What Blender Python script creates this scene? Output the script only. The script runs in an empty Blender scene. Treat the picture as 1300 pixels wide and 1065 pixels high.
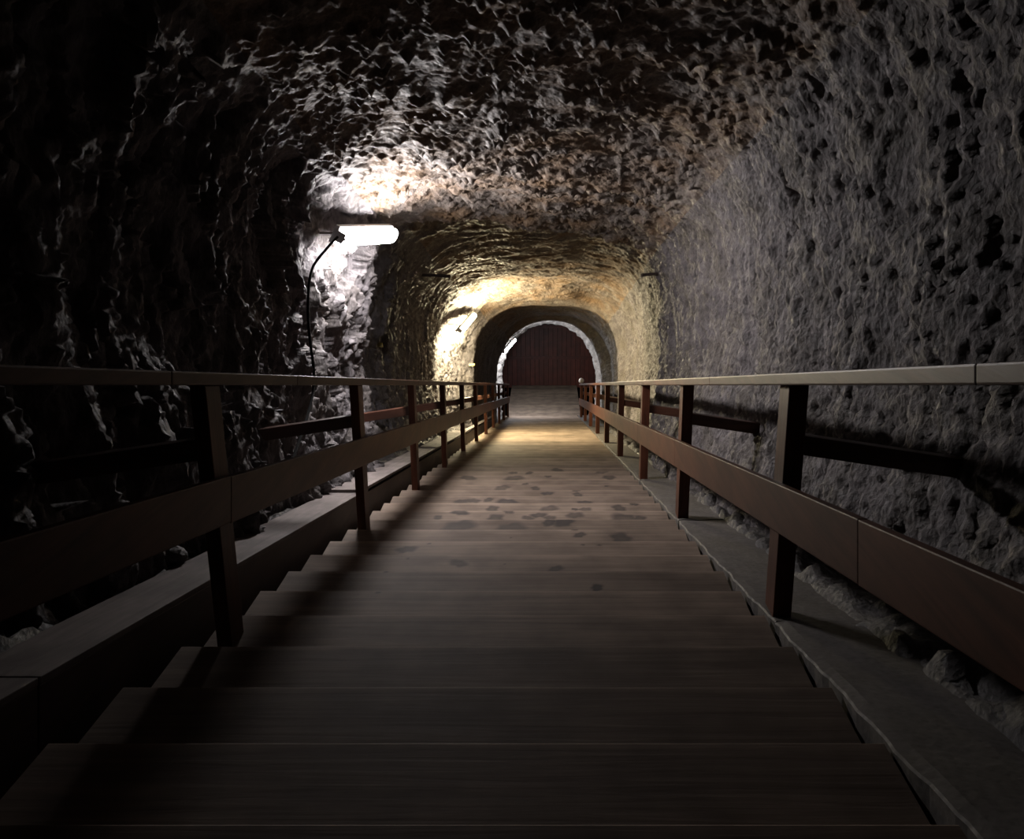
import bpy, bmesh, math, random
import numpy as np
from mathutils import Vector, Matrix, Quaternion
from mathutils.bvhtree import BVHTree

random.seed(7)
C = bpy.context.scene.collection
TH = math.radians(14.6)              # pitch of the stair flight
CT, ST = math.cos(TH), math.sin(TH)
F = 1100.0                            # focal length in pixels of the 1300 px frame
VX, VY = 697.0, 489.0                 # vanishing point of the flight

def W(X, Z, t):
    """slope frame (lateral, along the flight, square to it) -> world"""
    return Vector((X, Z * CT + t * ST, -Z * ST + t * CT))

# ------------------------------------------------------------------ scene
sc = bpy.context.scene
sc.view_settings.view_transform = 'Standard'
sc.view_settings.look = 'None'
sc.view_settings.gamma = 1.0
sc.view_settings.use_curve_mapping = False
sc.view_settings.exposure = 0.0
world = bpy.data.worlds.new('world'); sc.world = world
world.use_nodes = True
world.node_tree.nodes['Background'].inputs[0].default_value = (0.5, 0.55, 0.7, 1)
world.node_tree.nodes['Background'].inputs[1].default_value = 0.0

cam = bpy.data.cameras.new('camera'); co = bpy.data.objects.new('camera', cam); C.objects.link(co)
cam.sensor_width = 36; cam.lens = 36 * F / 1300
cam.shift_x = -(VX - 650) / 1300; cam.shift_y = -(532.5 - VY) / 1300
cam.clip_start = 0.05; cam.clip_end = 200
co.location = (0, 0, 0); co.rotation_euler = (math.pi / 2 - TH, 0, 0)
sc.camera = co

# ------------------------------------------------------------------ noise (numpy)
def _hash(i, j, k, s):
    n = (i.astype(np.int64) * 374761393 + j.astype(np.int64) * 668265263 + k.astype(np.int64) * 2147483647 + s * 1274126177) & 0xFFFFFFFF
    n = ((n ^ (n >> 13)) * 1274126177) & 0xFFFFFFFF
    n = ((n ^ (n >> 16)) * 2246822519) & 0xFFFFFFFF
    return ((n ^ (n >> 15)) & 0xFFFFFF) / float(0x1000000)

def vnoise(P, s=0):
    I = np.floor(P); f = P - I; I = I.astype(np.int64)
    u = f * f * f * (f * (f * 6 - 15) + 10)
    out = 0
    for a in (0, 1):
        wa = u[:, 0] if a else 1 - u[:, 0]
        for b in (0, 1):
            wb = u[:, 1] if b else 1 - u[:, 1]
            for c in (0, 1):
                wc = u[:, 2] if c else 1 - u[:, 2]
                ii, jj, kk = I[:, 0] + a, I[:, 1] + b, I[:, 2] + c
                gx = _hash(ii, jj, kk, s) * 2 - 1; gy = _hash(ii, jj, kk, s + 11) * 2 - 1; gz = _hash(ii, jj, kk, s + 23) * 2 - 1
                d = gx * (f[:, 0] - a) + gy * (f[:, 1] - b) + gz * (f[:, 2] - c)
                out = out + wa * wb * wc * d
    return out * 1.5

def fbm(P, oct=4, s=0, ridged=False):
    o = 0; a = 1.0; tot = 0
    for k in range(oct):
        n = vnoise(P * (2.03 ** k) + 17.3 * k, s + k * 7)
        if ridged: n = 0.5 - np.abs(n) * 1.6
        o = o + n * a; tot += a; a *= 0.5
    return o / tot

def worley(P, s=0):
    I = np.floor(P).astype(np.int64)
    f1 = np.full(len(P), 9.0); f2 = np.full(len(P), 9.0); idv = np.zeros(len(P))
    for a in (-1, 0, 1):
        for b in (-1, 0, 1):
            for c in (-1, 0, 1):
                ii, jj, kk = I[:, 0] + a, I[:, 1] + b, I[:, 2] + c
                px = ii + _hash(ii, jj, kk, s); py = jj + _hash(ii, jj, kk, s + 5); pz = kk + _hash(ii, jj, kk, s + 9)
                d = np.sqrt((P[:, 0] - px) ** 2 + (P[:, 1] - py) ** 2 + (P[:, 2] - pz) ** 2)
                m = d < f1
                f2 = np.where(m, f1, np.minimum(f2, d))
                idv = np.where(m, _hash(ii, jj, kk, s + 31), idv)
                f1 = np.where(m, d, f1)
    return f1, f2, idv

def smooth(a, b, x):
    u = np.clip((x - a) / (b - a), 0, 1); return u * u * (3 - 2 * u)

# ------------------------------------------------------------------ materials
def new_mat(name):
    m = bpy.data.materials.new(name); m.use_nodes = True
    nt = m.node_tree; b = nt.nodes['Principled BSDF']
    return m, nt, b

def nd(nt, t, **kw):
    n = nt.nodes.new(t)
    for k, v in kw.items(): setattr(n, k, v)
    return n

def ramp(nt, stops):
    r = nt.nodes.new('ShaderNodeValToRGB'); e = r.color_ramp.elements
    while len(e) < len(stops): e.new(0.5)
    for i, (p, c) in enumerate(stops):
        e[i].position = p; e[i].color = (*c, 1) if len(c) == 3 else c
    return r

def pos_map(nt, scale):
    g = nd(nt, 'ShaderNodeNewGeometry'); mp = nd(nt, 'ShaderNodeMapping')
    mp.inputs['Scale'].default_value = scale
    nt.links.new(g.outputs['Position'], mp.inputs['Vector'])
    return mp.outputs['Vector']

ALB = 0.42
def rock_mat(name, stops, warm, warm_amt, bump=0.5, vstretch=1.0, rough=(0.45, 0.8)):
    stops = [(p, tuple(q * ALB for q in c)) for p, c in stops]; warm = tuple(q * ALB for q in warm)
    m, nt, b = new_mat(name); L = nt.links.new
    v = pos_map(nt, (1, 1, vstretch)); v1 = pos_map(nt, (1, 1, 1))
    n1 = nd(nt, 'ShaderNodeTexNoise'); n1.inputs['Scale'].default_value = 7; n1.inputs['Detail'].default_value = 8; n1.inputs['Roughness'].default_value = 0.65
    L(v, n1.inputs['Vector'])
    r = ramp(nt, stops); L(n1.outputs['Fac'], r.inputs['Fac'])
    n2 = nd(nt, 'ShaderNodeTexNoise'); n2.inputs['Scale'].default_value = 2.3; n2.inputs['Detail'].default_value = 5
    L(v1, n2.inputs['Vector'])
    r2 = ramp(nt, [(0.42, (0, 0, 0)), (0.68, (warm_amt,) * 3)]); L(n2.outputs['Fac'], r2.inputs['Fac'])
    mx = nd(nt, 'ShaderNodeMix', data_type='RGBA'); L(r2.outputs['Color'], mx.inputs['Factor'])
    L(r.outputs['Color'], mx.inputs['A']); mx.inputs['B'].default_value = (*warm, 1)
    # small dark pits and pale crystals
    vo = nd(nt, 'ShaderNodeTexVoronoi'); vo.inputs['Scale'].default_value = 38; L(v, vo.inputs['Vector'])
    r3 = ramp(nt, [(0.0, (0.45,) * 3), (0.35, (1, 1, 1)), (0.8, (1.25,) * 3)]); L(vo.outputs['Distance'], r3.inputs['Fac'])
    mu = nd(nt, 'ShaderNodeMix', data_type='RGBA', blend_type='MULTIPLY'); mu.inputs['Factor'].default_value = 0.6
    L(mx.outputs['Result'], mu.inputs['A']); L(r3.outputs['Color'], mu.inputs['B'])
    L(mu.outputs['Result'], b.inputs['Base Color']); b.inputs['Specular IOR Level'].default_value = 0.3
    n3 = nd(nt, 'ShaderNodeTexNoise'); n3.inputs['Scale'].default_value = 26; n3.inputs['Detail'].default_value = 9; n3.inputs['Roughness'].default_value = 0.7
    L(v, n3.inputs['Vector'])
    mr = nd(nt, 'ShaderNodeMapRange'); mr.inputs['To Min'].default_value = rough[0]; mr.inputs['To Max'].default_value = rough[1]
    mr.inputs['From Min'].default_value = 0.35; mr.inputs['From Max'].default_value = 0.6
    L(n3.outputs['Fac'], mr.inputs['Value']); L(mr.outputs['Result'], b.inputs['Roughness'])
    ad = nd(nt, 'ShaderNodeMath', operation='MULTIPLY_ADD'); L(vo.outputs['Distance'], ad.inputs[0]); ad.inputs[1].default_value = 0.5
    L(n3.outputs['Fac'], ad.inputs[2])
    bp = nd(nt, 'ShaderNodeBump'); bp.inputs['Strength'].default_value = bump; bp.inputs['Distance'].default_value = 0.03
    L(ad.outputs[0], bp.inputs['Height']); L(bp.outputs['Normal'], b.inputs['Normal'])
    return m

def wood_mat(name, dark, light, scale, rough=0.4, bump=0.12, stain=False, spec=0.5):
    m, nt, b = new_mat(name); L = nt.links.new
    v = pos_map(nt, scale)
    n1 = nd(nt, 'ShaderNodeTexNoise'); n1.inputs['Scale'].default_value = 1.0; n1.inputs['Detail'].default_value = 7; n1.inputs['Roughness'].default_value = 0.6; n1.inputs['Distortion'].default_value = 0.6
    L(v, n1.inputs['Vector'])
    r = ramp(nt, [(0.3, dark), (0.7, light)]); L(n1.outputs['Fac'], r.inputs['Fac'])
    # board to board variation
    oi = nd(nt, 'ShaderNodeObjectInfo')
    mr = nd(nt, 'ShaderNodeMapRange'); mr.inputs['To Min'].default_value = 0.78; mr.inputs['To Max'].default_value = 1.18
    L(oi.outputs['Random'], mr.inputs['Value'])
    mu = nd(nt, 'ShaderNodeVectorMath', operation='SCALE'); L(r.outputs['Color'], mu.inputs[0]); L(mr.outputs['Result'], mu.inputs['Scale'])
    # blotchy wear
    n2 = nd(nt, 'ShaderNodeTexNoise'); n2.inputs['Scale'].default_value = 3.5; n2.inputs['Detail'].default_value = 6
    L(pos_map(nt, (1, 1, 1)), n2.inputs['Vector'])
    r2 = ramp(nt, [(0.35, (0.72,) * 3), (0.62, (1.1,) * 3)]); L(n2.outputs['Fac'], r2.inputs['Fac'])
    m2 = nd(nt, 'ShaderNodeVectorMath', operation='MULTIPLY'); L(mu.outputs[0], m2.inputs[0]); L(r2.outputs['Color'], m2.inputs[1])
    col = m2.outputs[0]
    if stain:
        aw = nd(nt, 'ShaderNodeAttribute', attribute_name='wear')
        mw = nd(nt, 'ShaderNodeMapRange'); mw.inputs['To Min'].default_value = 0.62; mw.inputs['To Max'].default_value = 1.35
        L(aw.outputs['Fac'], mw.inputs['Value'])
        ms = nd(nt, 'ShaderNodeVectorMath', operation='SCALE'); L(col, ms.inputs[0]); L(mw.outputs['Result'], ms.inputs['Scale']); col = ms.outputs[0]
        at = nd(nt, 'ShaderNodeAttribute', attribute_name='stain')
        mx = nd(nt, 'ShaderNodeMix', data_type='RGBA'); L(at.outputs['Fac'], mx.inputs['Factor'])
        L(col, mx.inputs['A']); mx.inputs['B'].default_value = (0.022, 0.022, 0.024, 1)
        col = mx.outputs['Result']
    L(col, b.inputs['Base Color'])
    b.inputs['Roughness'].default_value = rough
    b.inputs['Specular IOR Level'].default_value = spec
    bp = nd(nt, 'ShaderNodeBump'); bp.inputs['Strength'].default_value = bump; bp.inputs['Distance'].default_value = 0.01
    L(n1.outputs['Fac'], bp.inputs['Height']); L(bp.outputs['Normal'], b.inputs['Normal'])
    return m

def plain(name, col, rough=0.5, metal=0.0):
    m, nt, b = new_mat(name)
    n = nd(nt, 'ShaderNodeTexNoise'); n.inputs['Scale'].default_value = 30
    nt.links.new(pos_map(nt, (1, 1, 1)), n.inputs['Vector'])
    r = ramp(nt, [(0.3, tuple(c * 0.8 for c in col)), (0.7, col)]); nt.links.new(n.outputs['Fac'], r.inputs['Fac'])
    nt.links.new(r.outputs['Color'], b.inputs['Base Color'])
    b.inputs['Roughness'].default_value = rough; b.inputs['Metallic'].default_value = metal
    return m

def glow(name, col, strength):
    m, nt, b = new_mat(name)
    b.inputs['Base Color'].default_value = (0.8, 0.8, 0.8, 1)
    b.inputs['Emission Color'].default_value = (*col, 1); b.inputs['Emission Strength'].default_value = strength
    return m

ROCK_R = rock_mat('rock_grey', [(0.3, (0.10, 0.088, 0.09)), (0.5, (0.235, 0.208, 0.212)), (0.7, (0.38, 0.34, 0.34))], (0.20, 0.17, 0.12), 0.5, 0.75, 0.7)
ROCK_L = rock_mat('rock_grey_veined', [(0.3, (0.10, 0.09, 0.095)), (0.5, (0.22, 0.20, 0.21)), (0.7, (0.36, 0.33, 0.34))], (0.19, 0.16, 0.12), 0.4, 0.5, 0.45)
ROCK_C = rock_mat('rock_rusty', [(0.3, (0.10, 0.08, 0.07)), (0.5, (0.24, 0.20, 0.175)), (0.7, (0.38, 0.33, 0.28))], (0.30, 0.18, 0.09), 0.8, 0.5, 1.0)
ROCK_F = rock_mat('rubble', [(0.3, (0.05, 0.045, 0.045)), (0.5, (0.12, 0.11, 0.11)), (0.7, (0.20, 0.18, 0.18))], (0.12, 0.10, 0.08), 0.4, 0.6, 1.0)
CONC = rock_mat('worn_concrete', [(0.3, (0.15, 0.13, 0.125)), (0.5, (0.19, 0.17, 0.16)), (0.7, (0.24, 0.215, 0.20))], (0.16, 0.14, 0.10), 0.5, 0.12, 1.0, (0.6, 0.8))
TREAD = wood_mat('worn_step_board', (0.14, 0.105, 0.082), (0.225, 0.175, 0.138), (1.2, 28, 28), 0.7, 0.15, True, 0.12)
PLANK = wood_mat('worn_walk_board', (0.13, 0.10, 0.078), (0.21, 0.165, 0.13), (1.2, 28, 28), 0.7, 0.15, False, 0.12)
PALE = wood_mat('grey_board', (0.13, 0.11, 0.105), (0.22, 0.19, 0.18), (26, 1.3, 8), 0.7, 0.15, False, 0.15)
RAILY = wood_mat('varnished_rail', (0.045, 0.017, 0.010), (0.095, 0.038, 0.022), (30, 1.4, 22), 0.45, 0.12, False, 0.18)
POSTZ = wood_mat('varnished_post', (0.050, 0.017, 0.010), (0.10, 0.036, 0.020), (30, 30, 2), 0.45, 0.12, False, 0.2)
BRACEX = wood_mat('varnished_brace', (0.045, 0.017, 0.010), (0.095, 0.036, 0.020), (2, 30, 30), 0.42, 0.12)
SIDE = wood_mat('dark_side_board', (0.030, 0.016, 0.012), (0.060, 0.033, 0.024), (30, 1.4, 22), 0.55, 0.12)
GATE = wood_mat('maroon_boards', (0.045, 0.009, 0.006), (0.08, 0.016, 0.010), (20, 20, 1.2), 0.5, 0.12)
STEEL = plain('painted_steel', (0.42, 0.42, 0.42), 0.5)
IRON = plain('rusty_iron', (0.05, 0.035, 0.03), 0.7)
RUBBER = plain('black_cable', (0.010, 0.010, 0.010), 0.95)
RUBBER.node_tree.nodes['Principled BSDF'].inputs['Specular IOR Level'].default_value = 0.1
YELLOW = plain('yellow_plate', (0.62, 0.50, 0.16), 0.5)
CREAM = plain('cream_paint', (0.45, 0.40, 0.36), 0.6)

# ------------------------------------------------------------------ object helpers
def link_mesh(name, verts, faces, mat, parent=None, smooth_=False):
    me = bpy.data.meshes.new(name)
    off = worg(parent)
    me.from_pydata([tuple(Vector(v) - off) for v in verts], [], faces)
    me.materials.append(mat); me.update()
    if smooth_: me.polygons.foreach_set('use_smooth', [True] * len(me.polygons))
    o = bpy.data.objects.new(name, me); C.objects.link(o)
    if parent is not None: o.parent = parent
    return o

def tag(o, label, cat, group=None, kind=None):
    if label: o['label'] = label
    if cat: o['category'] = cat
    if group: o['group'] = group
    if kind: o['kind'] = kind
    return o

def thing(name, loc, label, cat, group=None):
    o = bpy.data.objects.new(name, None); C.objects.link(o); o.location = loc; o.empty_display_size = 0.1
    return tag(o, label, cat, group)

def box_bm(bm, mn, mx, bevel=0.004, xf=None):
    """axis box in a local frame, bevelled, sent through xf"""
    t = bmesh.new()
    bmesh.ops.create_cube(t, size=1)
    for v in t.verts:
        v.co = Vector([(mn[i] + mx[i]) / 2 + v.co[i] * (mx[i] - mn[i]) for i in range(3)])
    if bevel: bmesh.ops.bevel(t, geom=list(t.edges), offset=bevel, segments=2, affect='EDGES', profile=0.6)
    if xf:
        for v in t.verts: v.co = xf(v.co)
    bmesh.ops.recalc_face_normals(t, faces=t.faces)
    me = bpy.data.meshes.new('tmp'); t.to_mesh(me); t.free()
    bm.from_mesh(me); bpy.data.meshes.remove(me)

def worg(p):
    o = Vector((0, 0, 0))
    while p is not None:
        o = o + Vector(p.location); p = p.parent
    return o

def bm_obj(name, bm, mat, parent=None, smooth_=False):
    off = worg(parent)
    for v in bm.verts: v.co -= off
    me = bpy.data.meshes.new(name); bm.to_mesh(me); bm.free(); me.materials.append(mat)
    if smooth_: me.polygons.foreach_set('use_smooth', [True] * len(me.polygons))
    o = bpy.data.objects.new(name, me); C.objects.link(o)
    if parent is not None: o.parent = parent
    return o

def box(name, mn, mx, mat, parent=None, bevel=0.004, xf=None):
    bm = bmesh.new(); box_bm(bm, mn, mx, bevel, xf)
    return bm_obj(name, bm, mat, parent)

SL = lambda v: W(v[0], v[1], v[2])       # slope frame box -> world

def tube(name, pts, r, mat, parent=None, n=8):
    cu = bpy.data.curves.new(name, 'CURVE'); cu.dimensions = '3D'
    off = worg(parent)
    sp = cu.splines.new('NURBS'); sp.points.add(len(pts) - 1); sp.order_u = 3; sp.use_endpoint_u = True
    for p, q in zip(sp.points, pts): p.co = (*(Vector(q) - off), 1)
    cu.bevel_depth = r; cu.bevel_resolution = 3; cu.resolution_u = 6; cu.use_fill_caps = True
    tmp = bpy.data.objects.new(name, cu); C.objects.link(tmp)
    dg = bpy.context.evaluated_depsgraph_get(); dg.update()
    me = bpy.data.meshes.new_from_object(tmp.evaluated_get(dg))
    bpy.data.objects.remove(tmp)
    me.materials.clear(); me.materials.append(mat); me.name = name
    me.polygons.foreach_set('use_smooth', [True] * len(me.polygons))
    o = bpy.data.objects.new(name, me); C.objects.link(o)
    if parent is not None: o.parent = parent
    return o

# ------------------------------------------------------------------ tunnel
# stations: Z, left half width, right half width, crown height, superellipse power left, right
ST_ = [(-2.0, 2.20, 2.05, 2.20, 3.4, 5.0),
       (1.5, 2.15, 1.95, 2.15, 3.4, 5.0),
       (3.5, 2.05, 1.78, 2.03, 3.6, 5.0),
       (5.6, 1.99, 1.55, 1.92, 4.0, 5.0),
       (8.2, 1.98, 1.50, 1.88, 5.0, 5.0),
       (9.7, 1.90, 1.42, 1.83, 4.8, 5.0),
       (9.9, 1.86, 1.40, 1.81, 4.8, 5.0),
       (10.3, 2.36, 1.90, 2.38, 3.6, 4.5),
       (14.2, 2.10, 1.72, 2.00, 3.4, 4.0),
       (17.3, 2.06, 1.78, 2.02, 3.2, 4.0),
       (18.2, 1.84, 1.62, 1.84, 3.0, 3.6),
       (18.6, 1.66, 1.48, 1.71, 3.0, 3.4),
       (18.72, 1.66, 1.48, 1.71, 3.0, 3.4),
       (19.1, 1.90, 1.72, 1.98, 2.8, 3.0),
       (23.9, 1.66, 1.72, 1.92, 2.5, 2.6),
       (24.25, 1.48, 1.46, 1.795, 2.3, 2.4),
       (24.4, 1.48, 1.46, 1.795, 2.3, 2.4),
       (24.9, 1.95, 1.85, 2.25, 2.2, 2.4),
       (28.3, 1.95, 1.85, 2.35, 2.2, 2.4),
       (28.7, 1.61, 1.56, 2.06, 2.1, 2.2),
       (28.95, 1.60, 1.54, 2.05, 2.1, 2.2)]
STA = np.array(ST_)

def station(Zv):
    return [np.interp(Zv, STA[:, 0], STA[:, k]) for k in range(1, 6)]

NA = 190      # arch samples; walls below get NB each
NB = 60
ph = np.linspace(0, math.pi, NA)
zs = [-2.0]
while zs[-1] < 28.95:
    z = zs[-1]
    st = 0.05 if z < 2 else 0.022 if z < 4.5 else 0.0175 if z < 11.2 else 0.03 if z < 20 else 0.045
    zs.append(z + st)
zs = np.array(zs); NZ = len(zs)

ncol = 520
def ring(Z):
    """X, t arrays (len(Z), ncol) of the smooth profile, evenly spaced along its length"""
    L, R, T, nl, nr = [a[:, None] for a in station(Z)]
    th = np.linspace(0, math.pi, 900)[None, :]
    c, s = -np.cos(th), np.sin(th)
    n = np.where(c < 0, nl, nr); half = np.where(c < 0, L, R)
    r = ((np.abs(c) / half) ** n + (s / T) ** n) ** (-1 / n)
    low = np.linspace(-1.55, 0, 120)[None, :-1]
    draw = smooth(0.1, -1.0, low) * (1 - smooth(16.0, 18.0, Z))[:, None]     # walls draw in towards the foot
    XX = np.concatenate([-(L - 0.16 * draw), r * c, (R - 0.14 * draw)[:, ::-1]], 1)
    TT = np.concatenate([low + 0 * L, r * s, (low + 0 * L)[:, ::-1]], 1)
    cum = np.concatenate([np.zeros((len(Z), 1)), np.cumsum(np.hypot(np.diff(XX, axis=1), np.diff(TT, axis=1)), 1)], 1)
    Xo = np.empty((len(Z), ncol)); To = np.empty((len(Z), ncol))
    for i_ in range(len(Z)):
        q = np.linspace(0, cum[i_, -1], ncol)
        Xo[i_] = np.interp(q, cum[i_], XX[i_]); To[i_] = np.interp(q, cum[i_], TT[i_])
    return Xo, To

# the ribs run across the tunnel slightly askew: nearer on the left, further on the right
Xb0, tb0 = ring(zs)
skew = np.zeros_like(Xb0)
skw = smooth(5.0, 9.7, zs) * (1 - smooth(10.8, 14.0, zs))
ncl = np.clip((Xb0 + 0.2) / 1.6, -1, 1)
skew = skw[:, None] * (ncl * 1.05 + 0.0)
Zg = zs[:, None] + skew
X = Xb0.copy(); T = tb0.copy()

# inward normal in the cross-section
dX = np.gradient(X, axis=1); dT = np.gradient(T, axis=1)
ln = np.sqrt(dX ** 2 + dT ** 2) + 1e-9
nX, nT = dT / ln, -dX / ln
P = np.stack([X.ravel(), Zg.ravel(), T.ravel()], 1)
warp = np.stack([fbm(P * 1.3 + 5, 2, 50), fbm(P * 1.3 + 9, 2, 60), fbm(P * 1.3 + 2, 2, 70)], 1)
Pw = P + warp * 0.25
ceil = smooth(0.62, 0.93, (T / station(zs)[2][:, None])).ravel()
ceil = ceil * smooth(0.45, 0.75, np.abs(nT).ravel())
wl = (X.ravel() < 0)
zf = P[:, 1]
farf = smooth(10.6, 12.6, zf)                       # beyond the first rib the rock is hewn smoother
d = 0.13 * fbm(P * np.array([0.9, 0.7, 0.9]), 3, 1)
# ceiling: knobbly popcorn with little stalactites
f1, f2, idv = worley(Pw * np.array([15, 15, 9]), 3)
e1, e2, ide = worley(Pw * np.array([8.5, 8.5, 6]), 5)
patch = smooth(-0.35, 0.15, fbm(P * 2.2, 2, 90))
spk = np.clip(1 - f1 / 0.62, 0, 1) ** 1.3 * (0.35 + idv) * 0.055 * (0.6 + 0.4 * patch)
spk = spk + np.clip(1 - e1 / 0.5, 0, 1) ** 1.5 * np.clip(ide - 0.35, 0, 1) * 0.13
f1b, _, idb = worley(Pw * np.array([4.2, 4.2, 3]), 13)
lump = np.clip(1 - f1b / 0.8, 0, 1) * 0.08 * idb
bed = fbm(Pw * np.array([1.5, 9, 6]), 3, 21) * 0.05
d_c = (spk + lump) * (1 - farf * 0.85) + bed * (0.15 + 1.0 * farf) + fbm(Pw * 22, 3, 25) * 0.018
# right wall: pick-hewn, small scallops and pits
g1, g2, gid = worley(Pw * np.array([9, 11, 7.5]), 33)
scal = -np.clip(1 - g1 / 0.7, 0, 1) * 0.045 * (0.15 + gid)
p1, p2, pid = worley(Pw * np.array([7, 8, 5.5]), 37)
scal = scal - np.clip(1 - p1 / 0.35, 0, 1) * np.clip(pid - 0.88, 0, 1) * 0.3
strk = fbm(Pw * np.array([7, 9, 3.2]), 4, 41, True) * 0.045
fine = fbm(Pw * np.array([20, 26, 14]), 3, 45) * 0.042
d_r = scal + strk + fine + fbm(P * np.array([2, 2.4, 0.9]), 2, 47) * 0.08
# left wall: broken, sharp-edged blocks with slanting seams
def facet(Pq, s_):
    I = np.floor(Pq).astype(np.int64); f1_ = np.full(len(Pq), 9.0); val = np.zeros(len(Pq))
    for a in (-1, 0, 1):
        for b in (-1, 0, 1):
            for c in (-1, 0, 1):
                ii, jj, kk = I[:, 0] + a, I[:, 1] + b, I[:, 2] + c
                dx = Pq[:, 0] - ii - _hash(ii, jj, kk, s_); dy = Pq[:, 1] - jj - _hash(ii, jj, kk, s_ + 5); dz = Pq[:, 2] - kk - _hash(ii, jj, kk, s_ + 9)
                dd = dx * dx + dy * dy + dz * dz
                v_ = (dy * (_hash(ii, jj, kk, s_ + 41) - 0.5) + dz * (_hash(ii, jj, kk, s_ + 43) - 0.5)) * 2.2 + (_hash(ii, jj, kk, s_ + 47) - 0.5) * 0.7
                m = dd < f1_
                val = np.where(m, v_, val); f1_ = np.where(m, dd, f1_)
    return val
Q = P.copy(); Q[:, 2] += 0.6 * Q[:, 1]
Q = Q + np.stack([fbm(P * 5 + 3, 3, 150), fbm(P * 5 + 7, 3, 160), fbm(P * 5 + 1, 3, 170)], 1) * 0.12
blk = facet(Q * np.array([1.9, 2.6, 1.5]), 53) * 0.13
blk2 = facet(Q * np.array([5.0, 7.0, 3.6]), 57) * 0.055
blk3 = facet(Q * np.array([12, 15, 8.0]), 58) * 0.022
d_l = blk + blk2 + blk3 + fbm(Pw * np.array([5, 6, 2.0]), 4, 61, True) * 0.05 + fine * 0.6
d_lf = fbm(Pw * np.array([6, 8, 2.2]), 4, 41, True) * 0.06 + fine
d_l = d_l * (1 - farf * 0.7) + d_lf * farf * 0.7
side = np.where(wl, d_l, d_r)
d = d + ceil * d_c + (1 - ceil) * side
# foot rubble on the right
rub = smooth(-0.55, -0.95, P[:, 2])
r1, r2, rid = worley(P * np.array([8, 8, 8]), 71)
d = d + rub * np.clip(1 - r1 / 0.8, 0, 1) * 0.05
d = d.reshape(X.shape)
endk = (1 - 0.55 * smooth(22.0, 24.3, zs))[:, None]
ribk = 1 - 0.45 * (np.exp(-((zs - 18.65) / 0.5) ** 2))[:, None]
d = d * endk * ribk
d = d + (smooth(28.0, 28.6, zs)[:, None]) * (fbm(P * 5, 3, 201) * 0.09).reshape(X.shape)
# a shoulder of rock on the left wall just on this side of the near lamp
tt_ = np.where(X < -0.3, T, 9)
zr_ = np.interp(tt_, [-1.5, -0.3, 0.3, 1.3, 2.0], [5.2, 5.5, 6.0, 6.9, 7.2])
dz_ = Zg - zr_
shp = np.where(dz_ < 0, np.exp(-(dz_ / 0.45) ** 2), np.exp(-(dz_ / 0.7) ** 2))
d = d + shp * 0.0 * smooth(-0.5, -1.2, X) * smooth(-1.0, 0.2, T)
# a deep pocket high on the right wall
def pocket(zc, tc, rz, rt, dep):
    w = np.exp(-(((Zg - zc - 0.12 * (T - tc)) / rz) ** 2 + ((T - tc) / rt) ** 2) ** 1.4) * (X > 0.9)
    return w * dep
d = d - pocket(5.62, 1.25, 0.09, 0.24, 0.20) - pocket(5.0, 0.45, 0.05, 0.09, 0.08) - pocket(7.0, 0.05, 0.06, 0.05, 0.07)
# keep the walls clear of the railing braces' path
Xd = X + nX * d; Td = T + nT * d
Zd = Zg + (fbm(P * 6, 2, 99) * 0.03).reshape(X.shape)
# the rock keeps clear of the lamps
for (la, lb) in (((-1.70, 7.1, 1.207), (-1.487, 8.3, 1.434)), ((-1.66, 16.3, 1.02), (-1.53, 17.7, 1.42)), ((-1.40, 27.0, 1.03), (-1.128, 28.2, 1.46))):
    la = np.array(la); lb = np.array(lb); Pd = np.stack([Xd, Zd, Td], 2); ab = lb - la
    u_ = np.clip(((Pd - la) @ ab) / (ab @ ab), 0, 1); near = la + u_[..., None] * ab
    dv_ = Pd - near; dl = np.linalg.norm(dv_, axis=2)
    push = np.clip(0.21 - dl, 0, 1) * 0.9
    m_ = push > 0
    Xd = np.where(m_, Xd - nX * push, Xd); Td = np.where(m_, Td - nT * push, Td)
# stalactite tips fall straight down
VT = np.stack([Xd, Zd * CT + Td * ST, -Zd * ST + Td * CT], 2)

def grid_mesh(name, V, mat, label=None, flip=False):
    a, b = V.shape[:2]
    me = bpy.data.meshes.new(name)
    idx = np.arange(a * b).reshape(a, b)
    q = np.stack([idx[:-1, :-1], idx[:-1, 1:], idx[1:, 1:], idx[1:, :-1]], 2).reshape(-1, 4)
    if flip: q = q[:, ::-1]
    me.vertices.add(a * b); me.vertices.foreach_set('co', V.reshape(-1).astype(np.float32))
    me.loops.add(len(q) * 4); me.loops.foreach_set('vertex_index', q.reshape(-1).astype(np.int32))
    me.polygons.add(len(q)); me.polygons.foreach_set('loop_start', np.arange(0, len(q) * 4, 4, dtype=np.int32))
    me.polygons.foreach_set('loop_total', np.full(len(q), 4, dtype=np.int32))
    me.polygons.foreach_set('use_smooth', np.ones(len(q), dtype=bool))
    me.materials.append(mat); me.update(); me.validate()
    o = bpy.data.objects.new(name, me); C.objects.link(o); o['kind'] = 'structure'
    if label: o['label'] = label
    return o

cA = int(0.345 * ncol); cB = int(0.665 * ncol)
wall_l = grid_mesh('wall_left', VT[:, :cA + 1], ROCK_L, 'rough broken grey rock wall on the left of the tunnel')
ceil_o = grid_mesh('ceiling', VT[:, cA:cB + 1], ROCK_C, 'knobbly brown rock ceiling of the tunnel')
wall_r = grid_mesh('wall_right', VT[:, cB:], ROCK_R, 'pick-hewn grey rock wall on the right of the tunnel')

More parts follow.
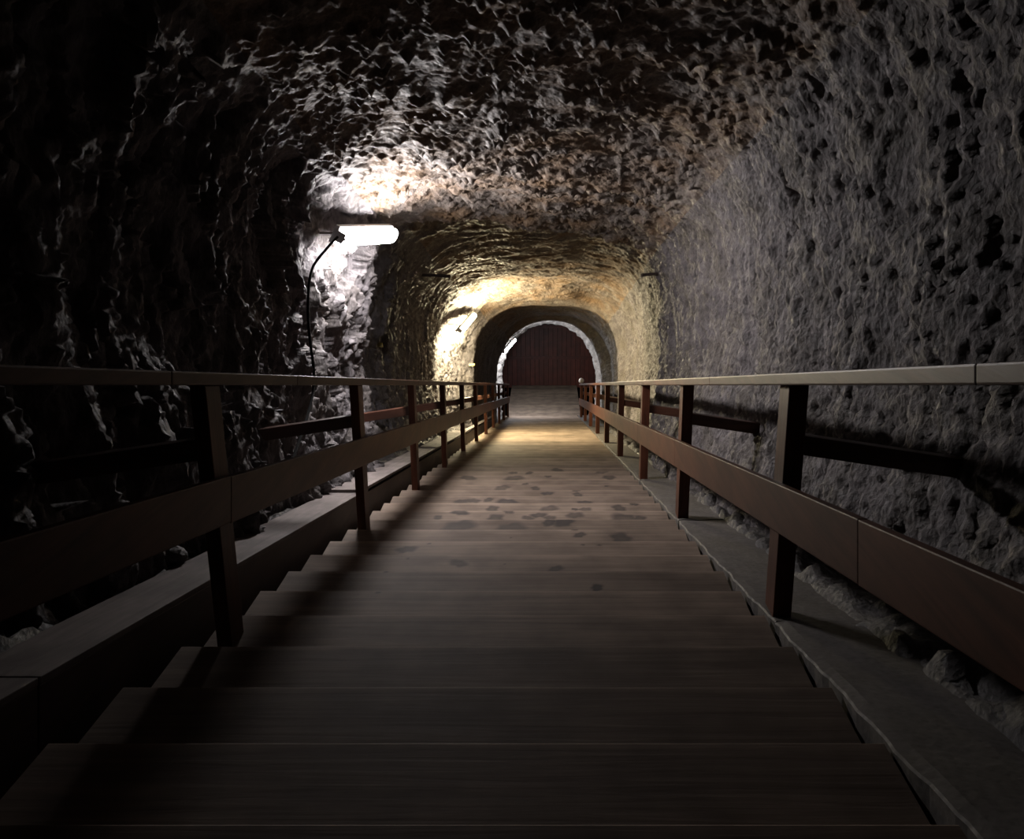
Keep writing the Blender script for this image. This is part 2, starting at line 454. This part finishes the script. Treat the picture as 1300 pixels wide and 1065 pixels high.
ROCK_LIT_RIM = rock_mat('rock_painted_lit', [(0.3, (0.3, 0.29, 0.28)), (0.5, (0.6, 0.57, 0.55)), (0.7, (0.95, 0.9, 0.87))], (0.6, 0.5, 0.4), 0.4, 0.5, 1.0)  # plain rock of the end rim, lamplight painted in as a paler colour
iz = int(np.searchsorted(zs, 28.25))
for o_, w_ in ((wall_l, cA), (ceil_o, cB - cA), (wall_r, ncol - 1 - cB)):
    o_.data.materials.append(ROCK_LIT_RIM)
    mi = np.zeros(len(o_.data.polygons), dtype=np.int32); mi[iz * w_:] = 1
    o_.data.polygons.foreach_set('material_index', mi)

# ground under the stairs
gx = np.linspace(-2.7, 2.4, 150); gz = np.arange(-2, 29.2, 0.06)
GX, GZ = np.meshgrid(gx, gz)
gt = -1.42 + 0.50 * smooth(-1.60, -1.78, GX) + 0.42 * smooth(1.15, 1.32, GX)
Pg = np.stack([GX.ravel(), GZ.ravel(), gt.ravel()], 1)
q1, q2, qid = worley(Pg * np.array([7, 7, 7]), 81)
gt = gt + (np.clip(1 - q1 / 0.8, 0, 1) * 0.10 * (0.4 + qid) + fbm(Pg * 4, 3, 83) * 0.05).reshape(gt.shape)
VG = np.stack([GX, GZ * CT + gt * ST, -GZ * ST + gt * CT], 2)
grid_mesh('floor', VG, ROCK_F, 'rocky ground under and beside the stairs')

# ------------------------------------------------------------------ staircase
SP = 0.449; Z0 = 2.429
XL, XR = -1.40, 0.935
K0, K1 = -7, 59
def nose(k): return W(0, Z0 + SP * k, -1.0)
RIS = SP * ST; RUN = SP * CT

def px_dir(px, py): return ((px - VX) / F, -(py - VY) / F)
spots_px = [(594.5,606.5,9),(651.5,600.2,5),(672,600.3,4.5),(653,607,11),(696,604,5),(708,597,7),(764,599,7),(773,605,9),(638,619,9),
 (680,620,6),(667,614.5,4),(732,622.5,4.5),(733.5,628,6.5),(695,626.3,6),(586,636.5,8),(601,635.5,8),(620,634.5,6),(644,637,10),
 (625,646,8.5),(645.5,649,7),(584,650.5,8.5),(697,646,11),(742,638,7),(730,646.5,4),(743,646.5,7),(730,654,10),(670,657.5,7),(684,654,8),
 (698,657,7),(697,663.5,9),(716,663,12),(713,661,6),(629,658,11),(583,668,19),(648,671,18),(729.5,672,4),(736,679,7),(786,645,9),
 (795,659,17),(812,659,9),(789,683.5,14),(582,715,10),(516,697.5,10),(706,722,8),(805,640,5),(758,746,8),(556,657,6),(770,617,2),
 (649,682.5,1.5),(740,691.5,2),(761,692,2),(545,690,2),(518,709,2.5),(490,726,2.5),(480,752,3),(640,716,1.5)]
spots = []
for (sx, sy, sr) in spots_px:
    a, b = px_dir(sx, sy)
    dv = W(a, 1, b)
    for k in range(K0, K1):
        n = nose(k)
        s = n.z / dv.z
        y = dv.y * s
        if s > 0 and n.y - RUN <= y <= n.y:
            spots.append((k, dv.x * s, y, sr * s / F, random.random())); break

stair = thing('wooden_staircase', W(0, 0, -1.0), 'long wooden staircase of worn pale brown boards descending through the tunnel', 'staircase')
rng = np.random.RandomState(3)
for k in range(K0, K1 + 1):
    n = nose(k)
    y1 = n.y; y0 = n.y - RUN - 0.03; z = n.z
    dx0 = rng.uniform(-0.012, 0.006); dx1 = rng.uniform(-0.004, 0.006)
    mine = [s for s in spots if s[0] in (k, k - 1, k + 1)]
    fine_ = any(s[0] == k for s in mine)
    th = 0.038
    nx = 190 if fine_ else 24; ny = 48 if fine_ else 30
    xs = np.linspace(XL + dx0, XR + dx1, nx); ys = np.linspace(y0, y1 - 0.008, ny)
    # cross-section: rounded nosing then underside
    prof = [(y, 0.0) for y in ys] + [(y1 - 0.0045, -0.0016), (y1 - 0.0016, -0.0045), (y1, -0.009), (y1, -th), (y0, -th)]
    m = len(prof)
    verts = []; stain = []; wears = []
    for xi in xs:
        for (yy, zz) in prof:
            wear = 0.0
            verts.append((xi, yy, z + zz - wear))
            v = 0.0
            if zz > -0.02:
                for (kk, sx, sy, sr, ss) in mine:
                    if kk != k: continue
                    ang = math.atan2(yy - sy, xi - sx)
                    rr = sr * (1 + 0.22 * math.sin(2 * ang + ss * 9) + 0.12 * math.sin(5 * ang + ss * 30))
                    dd = math.hypot((xi - sx) / (1 + 0.25 * ss), (yy - sy) / 1.1) / rr
                    ring_ = 0.75 if sr > 0.035 else 0.9
                    a = ring_ * (1 - min(1, max(0, (dd - 0.72) / 0.42))) * (0.75 + 0.25 * min(1, dd))
                    v = max(v, a * (0.88 + 0.25 * ss))
            stain.append(v); wears.append(float(0.5 * smooth(y0 + 0.03, y0 + 0.12, yy) + 0.5 * smooth(y1 - 0.045, y1 - 0.012, yy)))
    faces = []
    for i in range(nx - 1):
        for j in range(m):
            a = i * m + j; b = i * m + (j + 1) % m
            faces.append((a, a + m, b + m, b))
    faces.append(tuple(range(m))); faces.append(tuple(range((nx - 1) * m + m - 1, (nx - 1) * m - 1, -1)))
    o = link_mesh('tread', verts, faces, TREAD, stair)
    at = o.data.attributes.new('stain', 'FLOAT', 'POINT'); at.data.foreach_set('value', stain)
    at = o.data.attributes.new('wear', 'FLOAT', 'POINT'); at.data.foreach_set('value', wears)
    box('riser', (XL + 0.01, y1 - 0.045, z - RIS - 0.001), (XR - 0.01, y1 - 0.022, z - th), SIDE, stair, 0.002)
for xs_ in (-1.2, -0.25, 0.75):
    box('stringer', (xs_ - 0.04, -1.0, -1.40), (xs_ + 0.04, 28.8, -1.19), SIDE, stair, 0.004, SL)

# level boardwalk at the foot
ne = nose(K1)
walk = thing('wooden_boardwalk', (0, ne.y, ne.z), 'level wooden boardwalk between the foot of the stairs and the dark boards', 'boardwalk')
yy = ne.y + 0.004
while yy < 31.62:
    box('plank', (XL + 0.0, yy, ne.z - 0.04), (1.05, yy + 0.135, ne.z), PLANK, walk, 0.005)
    yy += 0.141

# ------------------------------------------------------------------ side ledge (left) and curb (right)
ledge = thing('side_ledge', W(-1.6, 0, -1.2), 'grey board ledge running beside the stairs along the left rock wall', 'ledge')
segs = [(-1.5, 2.55), (2.56, 6.97), (6.95, 11.4), (11.41, 15.9), (15.91, 20.4), (20.41, 23.8)]
for i, (a, b) in enumerate(segs):
    up = 0.026 if i >= 2 else 0.0
    j = rng.uniform(-0.012, 0.012)
    a2 = a if i != 2 else 6.93
    wo = 1.77 if b < 18 else 1.60
    box('top_board', (-wo + j * (b < 18), a2, -0.885 + up), (-1.50 + j * 0.4, b, -0.860 + up), PALE, ledge, 0.004, SL)
    box('side_board', (-1.535, a, -1.30), (-1.505, b, -0.886), SIDE, ledge, 0.003, SL)

curb = thing('concrete_curb', W(1.1, 0, -1.2), 'pale grey concrete curb sloping beside the right end of the steps', 'curb')
RP = [3.66, 6.42, 9.12, 12.15, 15.0, 17.85, 20.85, 24.0, 27.0]     # right posts, slope distance
LP = [3.40, 5.98, 8.37, 10.75, 13.1, 15.5, 17.9, 20.3, 22.7, 25.1, 27.5]
cuts = [-1.5, 0.8] + [z + 0.02 for z in RP] + [28.9]
for i in range(len(cuts) - 1):
    a, b = cuts[i], cuts[i + 1] - 0.02
    nseg = int((b - a) / 0.05) + 2; xsn = 9
    bm = bmesh.new(); rows = []
    zz_ = np.linspace(a, b, nseg)
    off = rng.uniform(-0.006, 0.006)
    for z_ in zz_:
        e = 0.004 * math.sin(z_ * 7.1) + 0.003 * math.sin(z_ * 17.7 + 1) + rng.uniform(-0.004, 0.004)
        out = 1.36 + 0.02 * math.sin(z_ * 5)
        prof = [(0.955 + e, -1.30), (0.954 + e, -1.008), (0.960 + e, -1.001)] + [(x_, -0.998 + off + 0.003 * math.sin(z_ * 9 + x_ * 20)) for x_ in np.linspace(1.0, out, xsn)] + [(out + 0.02, -1.03), (out + 0.02, -1.30)]
        rows.append([bm.verts.new(W(x_, z_, t_)) for x_, t_ in prof])
    for r0, r1 in zip(rows, rows[1:]):
        for j in range(len(r0)):
            k = (j + 1) % len(r0)
            bm.faces.new((r0[j], r0[k], r1[k], r1[j]))
    bm.faces.new(rows[0][::-1]); bm.faces.new(rows[-1])
    bmesh.ops.recalc_face_normals(bm, faces=bm.faces)
    bm_obj('slab', bm, CONC, curb)

# ------------------------------------------------------------------ railings
def z_tread_at(y):
    for k in range(K0, K1 + 1):
        n = nose(k)
        if n.y - RUN <= y <= n.y: return n.z
    return ne.z
def z_plane(y, t): return -y * math.tan(TH) + t / CT

def railing(side, posts, label, pin, pout, hin, hout, lt, lb, segs_h, segs_l, brace_to):
    s = side
    root = thing('wooden_railing', W(s * (pin + pout) / 2, 0, -1.0), label, 'railing')
    def bx(name, a, b, mat, bevel=0.004, xf=None):
        mn = [min(a[i], b[i]) for i in range(3)]; mx = [max(a[i], b[i]) for i in range(3)]
        return box(name, mn, mx, mat, root, bevel, xf)
    for Zp in posts:
        yc = Zp * CT - 0.4 * ST
        if s > 0: zb = z_plane(yc - 0.07, -0.998) - 0.012
        else: zb = z_tread_at(yc) - 0.002
        w2 = 0.07
        # plumb post with its head cut to the slope of the handrail
        def cut(v, yc=yc, zb=zb):
            if v.z > 0: return Vector((v.x, v.y, z_plane(v.y, 0.0)))
            return Vector((v.x, v.y, zb))
        t = bmesh.new(); bmesh.ops.create_cube(t, size=1)
        for v in t.verts:
            v.co = Vector((s * (pin + pout) / 2 + v.co.x * (pout - pin), yc + v.co.y * 2 * w2, v.co.z))
        for v in t.verts: v.co = cut(v.co)
        bmesh.ops.bevel(t, geom=list(t.edges), offset=0.005, segments=2, affect='EDGES', profile=0.6)
        bmesh.ops.recalc_face_normals(t, faces=t.faces)
        po = bm_obj('post', t, POSTZ, root)
        # brace from the post down to the rock wall
        ln_ = brace_to - pout
        zc = z_plane(yc, -0.235)
        def bxf(v, zc=zc, yc=yc):
            return Vector((s * (pout + v.x), yc + v.y, zc + v.z - v.x * 0.155))
        box('brace', (-0.002, -0.045, -0.045), (ln_, 0.0, 0.04), BRACEX, po, 0.004, bxf)
    for i in range(len(segs_h) - 1):
        a, b = segs_h[i], segs_h[i + 1]
        bx('handrail', (s * hin, a, 0.0), (s * hout, b - 0.001, 0.048), RAILY, 0.006, SL)
    for i in range(len(segs_l) - 1):
        a, b = segs_l[i], segs_l[i + 1]
        j = rng.uniform(-0.003, 0.003)
        bx('lower_rail', (s * (pin - 0.034) , a, lb + j), (s * (pin - 0.001), b - 0.0015, lt + j), RAILY, 0.005, SL)
    return root

rr = railing(1, RP, 'reddish brown wooden railing on the right of the stairs along the pick-hewn wall', 0.967, 1.047, 0.935, 1.08, -0.405, -0.605,
        [-1.5, 1.9, 5.05, 9.2, 13.3, 17.9, 22.5, 27.1], [-1.5, 2.62, 6.45, 9.15, 15.0, 21, 27.1], 1.72)
lr = railing(-1, LP, 'reddish brown wooden railing on the left of the stairs below the lamps', 1.28, 1.34, 1.262, 1.43, -0.356, -0.540,
        [-1.5, 2.9, 4.35, 8.37, 13.1, 17.9, 22.7, 27.6], [-1.5, 3.4, 8.4, 13.1, 17.9, 22.7, 27.6], 2.12)
# round knob on the last right post
bm = bmesh.new(); bmesh.ops.create_uvsphere(bm, u_segments=20, v_segments=12, radius=0.085)
kp = W(1.01, 27.0, 0.14)
for v in bm.verts: v.co = v.co + kp
bm_obj('post_knob', bm, CREAM, rr, True)

# ------------------------------------------------------------------ end chamber and boarded partition
cy0 = W(0, 28.6, 0).y; zf_ = ne.z
yG = 31.72
def rough_grid(name, fn, na, nb, mat, amp, nrm, label, flip=False):
    A, B = np.meshgrid(np.linspace(0, 1, na), np.linspace(0, 1, nb), indexing='ij')
    V = np.array([[fn(a, b) for b in np.linspace(0, 1, nb)] for a in np.linspace(0, 1, na)], dtype=float)
    n = fbm(V.reshape(-1, 3) * 2.5, 4, 5, True).reshape(na, nb)
    V = V + n[..., None] * amp * np.array(nrm)
    return grid_mesh(name, V, mat, label, flip)
# vault of the chamber: one arch swept level from the end rib to the partition
ua = np.linspace(0, math.pi, 120); ya = np.linspace(27.6, yG, 70)
V = np.zeros((70, 160, 3))
for i, y_ in enumerate(ya):
    row = []
    for tt in np.linspace(-0.15, 0, 21)[:-1]: row.append((-2.25, tt * 1.0))
    for tt in np.linspace(0, 1.2, 21)[1:]: pass
    pts = [(-2.25, zf_ - 0.2 + 1.5 * q) for q in np.linspace(0, 1, 21)[:-1]] + \
          [(-2.25 * math.cos(a) if True else 0, zf_ + 1.3 + 2.35 * math.sin(a)) for a in ua] + \
          [(2.25, zf_ - 0.2 + 1.5 * q) for q in np.linspace(1, 0, 21)[1:]]
    for j, (x_, z_) in enumerate(pts): V[i, j] = (x_ + 0.0, y_, z_)
nn = fbm(V.reshape(-1, 3) * 2.0, 4, 5, True).reshape(70, 160)
V[..., 0] += np.sign(V[..., 0]) * nn * 0.08; V[..., 2] += nn * 0.08
grid_mesh('wall_chamber', V, ROCK_F, 'dark rock vault of the small space behind the end arch')
gate = thing('board_partition', (0, yG, zf_), 'dark maroon partition of vertical boards closing the far end of the tunnel', 'partition')
x_ = -2.4; i = 0
while x_ < 2.4:
    w_ = 0.17
    d_ = rng.uniform(-0.004, 0.004)
    box('board', (x_, yG + d_, zf_ - 0.1), (x_ + w_ - 0.006, yG + 0.03 + d_, zf_ + 3.75), GATE, gate, 0.004)
    x_ += w_
box('rail_board', (-2.4, yG - 0.03, zf_ + 1.0), (2.4, yG - 0.005, zf_ + 1.12), GATE, gate, 0.004)
box('rail_board', (-2.4, yG - 0.03, zf_ + 2.2), (2.4, yG - 0.005, zf_ + 2.32), GATE, gate, 0.004)

# ------------------------------------------------------------------ ray helper on the rock
bpy.context.view_layer.update()
def bvh_of(o):
    me = o.data
    return BVHTree.FromPolygons([v.co.copy() for v in me.vertices], [tuple(p.vertices) for p in me.polygons])
BV = [bvh_of(wall_l), bvh_of(ceil_o), bvh_of(wall_r)]
def hit(px, py, back=0.0):
    a, b = px_dir(px, py); dv = W(a, 1, b).normalized()
    best = None
    for bv in BV:
        h = bv.ray_cast(Vector((0, 0, 0)), dv)
        if h[0] is not None and (best is None or h[3] < best[3]): best = h
    return best[0] - dv * back, best[1], dv
def nearest_wall(p):
    best = None
    for bv in BV:
        h = bv.find_nearest(p)
        if h[0] is not None and (best is None or h[3] < best[3]): best = h
    return best[0]

# ------------------------------------------------------------------ lamps
def lamp(P1, P2, hgt, dep, col, strength, label):
    A, B = W(*P1), W(*P2)
    mid = (A + B) / 2
    ax = (B - A).normalized(); L = (B - A).length
    nw = nearest_wall(mid)
    out = (mid - nw); out -= ax * out.dot(ax); out.normalize()       # away from the rock
    out = (out + Vector((0, 0, -0.45))); out -= ax * out.dot(ax); out.normalize()      # tipped down towards the stairs
    upv = ax.cross(out).normalized()
    root = thing('fluorescent_lamp', mid, label, 'lamp', None)
    def xf(v): return mid + ax * v[0] + out * v[1] + upv * v[2]
    G = glow('lamp_glow_' + str(int(strength * 10)), col, strength)
    # diffuser: rounded trough, rounded at both ends
    bm = bmesh.new(); nr = 20; nl = 26; rings = []
    for i in range(nl + 1):
        u = -L / 2 + L * i / nl
        e = min(1.0, (L / 2 - abs(u)) / 0.05)
        k = math.sqrt(max(0.0, 1 - (1 - e) ** 2)) * 0.55 + 0.45 if e < 1 else 1
        rings.append([bm.verts.new(xf((u, 0.0 + math.cos(a) * dep / 2 * k, math.sin(a) * hgt / 2 * k))) for a in [2 * math.pi * j / nr for j in range(nr)]])
    for r0, r1 in zip(rings, rings[1:]):
        for j in range(nr): bm.faces.new((r0[j], r0[(j + 1) % nr], r1[(j + 1) % nr], r1[j]))
    bm.faces.new(rings[0][::-1]); bm.faces.new(rings[-1])
    bmesh.ops.recalc_face_normals(bm, faces=bm.faces)
    df = bm_obj('diffuser', bm, G, root, True)
    box('housing', (-L / 2 - 0.01, -dep / 2 - 0.035, -hgt * 0.52), (L / 2 + 0.01, -dep / 2 + 0.006, hgt * 0.52), STEEL, root, 0.006, xf)
    for sgn in (-1, 1):
        u = sgn * (L / 2 + 0.004)
        box('end_cap', (min(u, u + sgn * 0.02), -dep / 2, -hgt * 0.30), (max(u, u + sgn * 0.02), dep * 0.30, hgt * 0.30), STEEL, root, 0.004, xf)
        box('end_clip', (u - 0.012, -dep / 2, -0.012), (u + 0.012, dep / 2 * 0.75, 0.012), STEEL, df, 0.003, xf)
    dist = (mid - nw).dot(out)
    for u in (-L * 0.3, L * 0.3):
        p = xf((u, -dep / 2 - 0.02, 0)); q = nearest_wall(p)
        q = q + (q - p).normalized() * 0.03
        tube('bracket', [p, (p + q) / 2, q], 0.009, IRON, root)
    return root, A, B

E = 1.0
lamp1, A1, B1 = lamp((-1.70, 7.10, 1.207), (-1.487, 8.30, 1.434), 0.15, 0.10, (1.0, 0.95, 0.95), 215 * E, 'nearest white fluorescent lamp glowing high on the left rock wall')
lamp2, A2, B2 = lamp((-1.66, 16.3, 1.02), (-1.53, 17.7, 1.42), 0.13, 0.10, (1.0, 0.85, 0.52), 850 * E, 'warm yellow fluorescent lamp, middle of the three lamps')
lamp3, A3, B3 = lamp((-1.40, 27.0, 1.03), (-1.128, 28.2, 1.46), 0.17, 0.10, (0.93, 0.95, 1.0), 200 * E, 'farthest white fluorescent lamp hanging before the dark end arch')

# cable on the left wall, from the near lamp down behind the railing
cpx = [(400, 330), (393, 352), (391, 378), (391, 405), (394, 438), (398, 462), (399, 490), (393, 520), (384, 548), (374, 578), (366, 600)]
xc = max(hit(x, y)[0].x for x, y in cpx[:8]) + 0.03        # it hangs clear of the bulges of the rock
cp = [A1 + W(-0.02, -0.05, 0)] + [W(xc, xc * F / (x - VX), -(y - VY) / F * xc * F / (x - VX)) for x, y in cpx]
tag(tube('power_cable', cp, 0.011, RUBBER), 'black cable hanging down the lit rock below the nearest lamp', 'cable')

def plate(px, py, w, h, mat, label, name='marker_plate', cat='marker plate'):
    p, n, dv = hit(px, py, 0.13)
    if n.dot(dv) > 0: n = -n
    n = (n + Vector((0, -1.0, 0))).normalized()
    up = Vector((0, 0, 1)); r = up.cross(n).normalized(); up = n.cross(r)
    def xf(v): return p + r * v[0] + n * v[1] + up * v[2]
    root = thing(name, p, label, cat)
    pn = box('panel', (-w / 2, -0.006, -h / 2), (w / 2, 0.006, h / 2), mat, root, 0.002, xf)
    for sx in (-1, 1):
        box('screw', (sx * w * 0.4 - 0.006, 0.006, -0.006), (sx * w * 0.4 + 0.006, 0.012, 0.006), STEEL, pn, 0.002, xf)
    box('peg', (-0.01, -0.16, -0.01), (0.01, -0.006, 0.01), IRON, root, 0.002, xf)
    return root
plate(482, 437.5, 0.11, 0.06, YELLOW, 'small yellow plate on the dark rock just past the nearest lamp')
plate(599, 463, 0.13, 0.045, YELLOW, 'small yellow plate on the rock below the middle lamp')

# iron bars driven into the rock on either side
def bar(px, py, ln, r, label, s):
    p, n, dv = hit(px, py, 0.0)
    tag(tube('iron_bar', [p + Vector((-s * 0.12, 0, 0)), p + Vector((s * ln * 0.5, -0.05, 0.0)), p + Vector((s * ln, -0.1, -0.01))], r, IRON), label, 'iron bar')
bar(536, 349, 0.42, 0.022, 'dark iron bar sticking out of the rock between the two nearest lamps', 1)
bar(834, 347, 0.20, 0.02, 'dark iron bar sticking out of the rock above the right railing', -1)

# small grey bracket lamp on the right of the partition
bl = thing('wall_bracket', (1.35, yG - 0.05, zf_ + 2.12), 'small grey bracket high on the right of the maroon boards', 'bracket')
o_ = Vector((1.35, yG - 0.02, zf_ + 2.12))
bb = lambda v: o_ + Vector(v)
box('back_plate', (-0.10, -0.02, -0.05), (0.10, 0.0, -0.02), STEEL, bl, 0.003, bb)
box('arm', (-0.10, -0.12, -0.05), (-0.07, -0.02, 0.10), STEEL, bl, 0.003, bb)
box('arm', (0.07, -0.12, -0.05), (0.10, -0.02, 0.10), STEEL, bl, 0.003, bb)

sc.cycles.max_bounces = 6; sc.cycles.diffuse_bounces = 2
